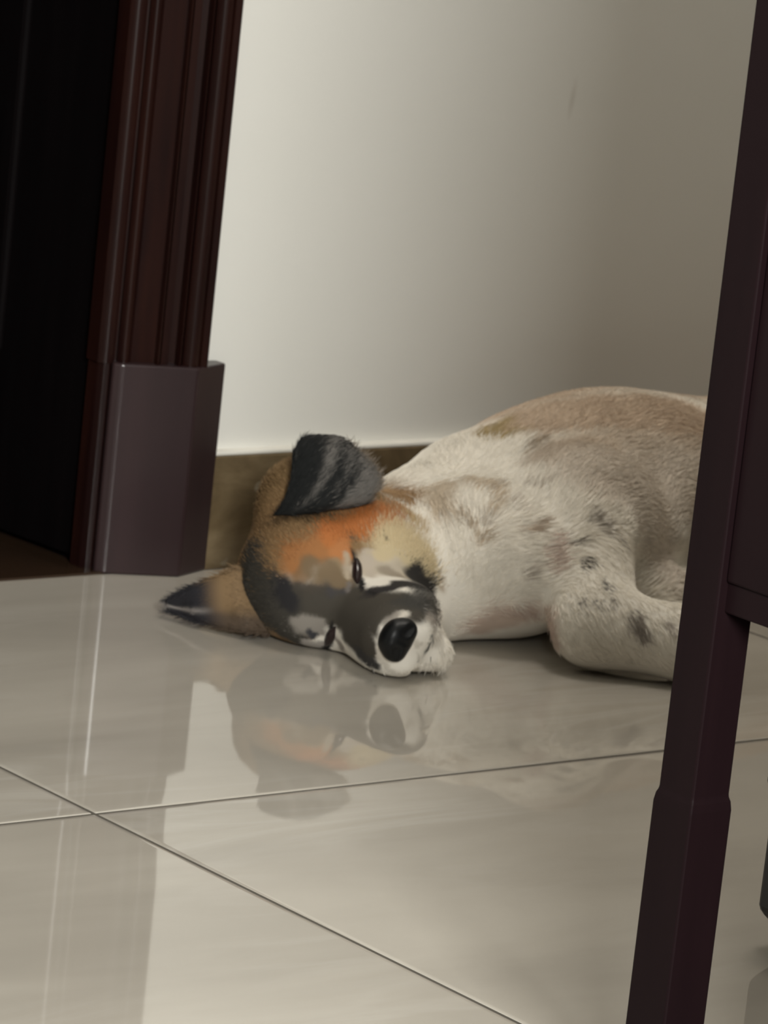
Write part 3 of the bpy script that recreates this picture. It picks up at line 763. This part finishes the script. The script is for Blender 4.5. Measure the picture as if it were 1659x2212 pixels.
def ear_up_colour(P, u, v, jit):
    blk = np.array((0.012, 0.013, 0.013)); gry = np.array((0.20, 0.185, 0.17)); brn = np.array((0.14, 0.085, 0.045))
    s = (u - 0.40) * 3.0 + 0.55 * np.sin(13 * (u * 1.0 + v * 0.85) + 1.1) + 0.35 * np.sin(31 * (u + v * 0.9)) + jit
    g = (sstep(s * 0.8) * 0.75)[:, None]
    c = blk * (1 - g) + gry * g
    k = (sstep((v - 0.93) / 0.08))[:, None] * 0.75
    c = c * (1 - k) + blk * k
    r = sstep((u - 0.90) / 0.12)[:, None] * 0.8
    return c * (1 - r) + np.array((0.30, 0.245, 0.19)) * r
def ear_low_colour(P, u, v, jit):
    dark = np.array((0.022, 0.021, 0.025)); tan = np.array((0.20, 0.130, 0.068)); rim = np.array((0.30, 0.27, 0.25))
    t = sstep((0.58 - v) / 0.22)[:, None] * (0.35 + 0.65 * sstep((0.80 - u) / 0.3))[:, None]
    c = dark * (1 - t) + tan * t
    b = (np.exp(-((u - 0.60 + jit * 0.03) / 0.07) ** 2) * sstep((v - 0.45) / 0.2) * 0.8)[:, None]
    c = c * (1 - b) + rim * b
    k = (sstep((v - 0.93) / 0.06) * 0.6)[:, None]
    return c * (1 - k) + rim * k
rs = np.random.RandomState(11)
EARS = []
for rows, fn, th in ((EAR_UP, ear_up_colour, 0.0030), (EAR_LOW, ear_low_colour, 0.0026)):
    V, Q, U, VV, side = ear_sheet(rows, th)
    V[:, 2] = np.maximum(V[:, 2], 0.0022)
    c = fn(V, U, VV, 0 * U)
    o = mesh_np('ear', V, Q, M_SKIN, dog, c)
    EARS.append((V, Q, U, VV, fn))
    o['label'] = 'black folded upper ear with grey streaks' if fn is ear_up_colour else 'dark lower ear spread flat on the tiles'

# ------- eyes, nose
def uv_ball(c, r, nu=28, nv=18):
    th = np.linspace(0, 2 * math.pi, nu, endpoint=False); ph = np.linspace(0.02, math.pi - 0.02, nv)
    P = np.stack([np.sin(ph)[:, None] * np.cos(th), np.sin(ph)[:, None] * np.sin(th), np.cos(ph)[:, None] * np.ones(nu)], -1)
    i = np.arange(nu * nv).reshape(nv, nu); j = np.roll(i, -1, 1)
    Q = np.stack([i[:-1], i[1:], j[1:], j[:-1]], -1).reshape(-1, 4)
    return P.reshape(-1, 3) * np.asarray(r) + c, Q
# outer corner, middle and inner corner of each half closed eye, head frame
for s, slit in ((1, np.array(EYE_SLIT)), (-1, np.array(EYE_SLIT_LOW))):
    A, Mi, B_ = slit
    ax = (B_ - A) / np.linalg.norm(B_ - A)
    no = np.array((0.90, 0.25 * s, 0.30)); no -= ax * (no @ ax); no /= np.linalg.norm(no)
    bi = np.cross(no, ax); Fr = np.stack([ax, bi, no], 1)
    V, Q = uv_ball(np.zeros(3), (0.0150, 0.0043, 0.0050))
    V[:, 1] *= np.clip(1.15 - (V[:, 0] / 0.0150) ** 2, 0.1, 1)
    e = mesh_np('eye', ((V @ Fr.T + Mi - no * 0.0016)) @ HR.T * HS + HO, Q, M_EYE, dog)
    V, Q = uv_ball(np.array((0.0030, 0.0, 0.0022)), (0.0052, 0.0024, 0.0019), 16, 10)
    mesh_np('haw_glint', ((V @ Fr.T + Mi - no * 0.0016)) @ HR.T * HS + HO, Q, M_HAW, e)['label'] = 'pink third eyelid and painted glint of the half closed eye'
nf = Field((0.06, -0.03, -0.06), (0.115, 0.03, 0.0), 0.0009)
nf.ell((0.0870, 0, -0.0290), (0.0140, 0.0155, 0.0120), k=0.004)
nf.ell((0.0920, 0, -0.0220), (0.0090, 0.0115, 0.0060), k=0.006)
for s in (1, -1):
    nf.ell((0.0900, 0.0098 * s, -0.0315), (0.0090, 0.0066, 0.0074), k=0.005)
    nf.cap((0.1010, 0.0080 * s, -0.0300), (0.0960, 0.0170 * s, -0.0345), 0.0034, 0.0016, k=0.0025, cut=True)
nf.cap((0.1020, 0, -0.0290), (0.0980, 0, -0.0440), 0.0012, 0.0012, k=0.002, cut=True)
V, Q = nf.mesh(); V = smooth_mesh(V, Q, 2)
nose = mesh_np('nose', V @ HR.T * HS + HO, Q, M_NOSE, dog)
nose['label'] = 'black nose pad'

# ------- coat hair, combed from the nose over the head and along the body
def strands(P, N, D, L, rad, col, lift):
    """four-point hairs: P roots, N normals, D combing direction"""
    T = D - N * (D * N).sum(1, keepdims=True); T /= np.maximum(np.linalg.norm(T, axis=1), 1e-9)[:, None]
    n = len(P); out = np.zeros((n, 4, 3), np.float32)
    for k, s in enumerate((0.0, 0.33, 0.68, 1.0)):
        out[:, k] = P - N * 0.0006 + T * (L * s)[:, None] + N * (L * lift * (s - 0.55 * s * s))[:, None]
    out[:, :, 2] = np.maximum(out[:, :, 2], 0.0008)
    R = np.zeros((n, 4), np.float32)
    for k, s in enumerate((1.0, 0.9, 0.6, 0.12)): R[:, k] = rad * s
    return out, R, col
def sample(V, Q, n, rs, w=None):
    a = 0.5 * np.linalg.norm(np.cross(V[Q[:, 2]] - V[Q[:, 0]], V[Q[:, 3]] - V[Q[:, 1]]), axis=1)
    if w is not None: a = a * w
    f = rs.choice(len(Q), n, p=a / a.sum())
    s, t = rs.rand(n, 1), rs.rand(n, 1)
    B = [(1 - s) * (1 - t), s * (1 - t), s * t, (1 - s) * t]
    return f, B
def interp(A, Q, f, B): return sum(B[k] * A[Q[f, k]] for k in range(4))

fc = BV[BQ].mean(1); fn_ = BN[BQ].mean(1)
qh = (fc - HO) @ HR / HS
headness = sstep((0.10 - np.linalg.norm(qh - np.array((-0.02, 0, 0)), axis=1)) / 0.03)
wgt = (0.5 + 1.4 * headness) * (fn_[:, 2] > -0.55) * np.where(fc[:, 0] > 2.5, 0.35, 1.0)
eyeC = [np.array(EYE_SLIT)[1], np.array(EYE_SLIT_LOW)[1]]
f, B = sample(BV, BQ, 105000, rs, wgt)
P = interp(BV, BQ, f, B); N = interp(BN, BQ, f, B); N /= np.linalg.norm(N, axis=1)[:, None]
q = (P - HO) @ HR / HS
hd = sstep((0.125 - np.linalg.norm(q - np.array((-0.02, 0, 0)), axis=1)) / 0.05)
ncen = np.linalg.norm((q - np.array((0.092, 0, -0.030))) * np.array((1.0, 0.85, 1.0)), axis=1)
ec = np.minimum(*[np.linalg.norm((q - e) * np.array((1, 0.55, 1.6)), axis=1) for e in eyeC])
face = sstep((q[:, 0] + 0.03) / 0.06) * hd
# combing: away from the nose on the head, towards the tail on the trunk, down the legs
away = q - np.array((0.11, 0, -0.02)); away /= np.linalg.norm(away, axis=1)[:, None]
Dh = away @ HR.T
Db = np.tile(np.array((0.9, 0.25, 0.0)), (len(P), 1)) + warp(P, 28, 0.35, 8)
legm = sstep((2.395 - P[:, 1]) / 0.04) * (1 - hd)
Dl = np.tile(np.array((0.1, -0.75, -0.6)), (len(P), 1))
D = Dh * hd[:, None] + (1 - hd)[:, None] * (Db * (1 - legm)[:, None] + Dl * legm[:, None])
D += rs.normal(size=D.shape) * 0.16
Lh = 0.0135 * (1 - hd) + hd * (0.0095 - 0.0070 * face)
Lh = Lh * (1 - 0.35 * legm) * rs.uniform(0.6, 1.15, len(P))
Lh *= np.clip((ec - 0.003) / 0.014, 0.12, 1)
Lh *= np.clip((ncen - 0.010) / 0.030, 0.22, 1)
keep = (ncen > 0.0150) & (ec > 0.0055)
C0 = coat_colour(P + rs.normal(size=P.shape) * (0.0016 + 0.0030 * hd * (1 - face))[:, None]) * rs.uniform(0.98, 1.14, (len(P), 1))
rad = 0.00030 * (1 - 0.35 * face)
S = [strands(P[keep], N[keep], D[keep], Lh[keep], rad[keep], C0[keep], (0.30 - 0.14 * face)[keep])]
for V, Q, U, VV, fn in EARS:
    VN = vert_normals(V, Q)
    nn = 6500
    f, B = sample(V, Q, nn, rs)
    P = interp(V, Q, f, B); N = interp(VN, Q, f, B); N /= np.maximum(np.linalg.norm(N, axis=1), 1e-9)[:, None]
    u = interp(U[:, None], Q, f, B)[:, 0]; v = interp(VV[:, None], Q, f, B)[:, 0]
    up = fn is ear_up_colour
    tip = np.array(EAR_UP[0]).mean(0) if up else np.array(EAR_LOW[-1]).mean(0)
    if up: D = HR @ np.array((-0.25, 0.85, -0.45)) + np.zeros_like(P)
    else: D = tip - np.array(EAR_LOW[0]).mean(0) + np.zeros_like(P)
    D = D / np.linalg.norm(D, axis=1)[:, None] + rs.normal(size=P.shape) * 0.22
    edge = np.minimum(u, 1 - u) < 0.06
    L = np.where(edge, 0.010, 0.0085 if up else 0.0055) * rs.uniform(0.5, 1.2, nn)
    c = fn(P, u, v, rs.normal(size=nn) * 0.55) * rs.uniform(0.8, 1.2, (nn, 1))
    S.append(strands(P, N, D, L, np.full(nn, 0.00026), c, 0.28 if up else 0.18))
pts = np.concatenate([s[0] for s in S]); rad = np.concatenate([s[1] for s in S]); col = np.concatenate([s[2] for s in S])
hc = bpy.data.hair_curves.new('fur')
hc.add_curves([4] * len(pts))
hc.attributes['position'].data.foreach_set('vector', (pts.reshape(-1, 3) - DOG).astype(np.float32).ravel())
ra = hc.attributes.get('radius') or hc.attributes.new('radius', 'FLOAT', 'POINT')
ra.data.foreach_set('value', rad.ravel())
ca = hc.attributes.new('coat', 'FLOAT_COLOR', 'CURVE')
ca.data.foreach_set('color', np.c_[col, np.ones(len(col))].astype(np.float32).ravel())
hc.materials.append(M_FUR)
fur = bpy.data.objects.new('fur', hc); COL.objects.link(fur); fur.parent = dog
fur['kind'] = 'stuff'
SC.cycles_curves.shape = 'RIBBONS'
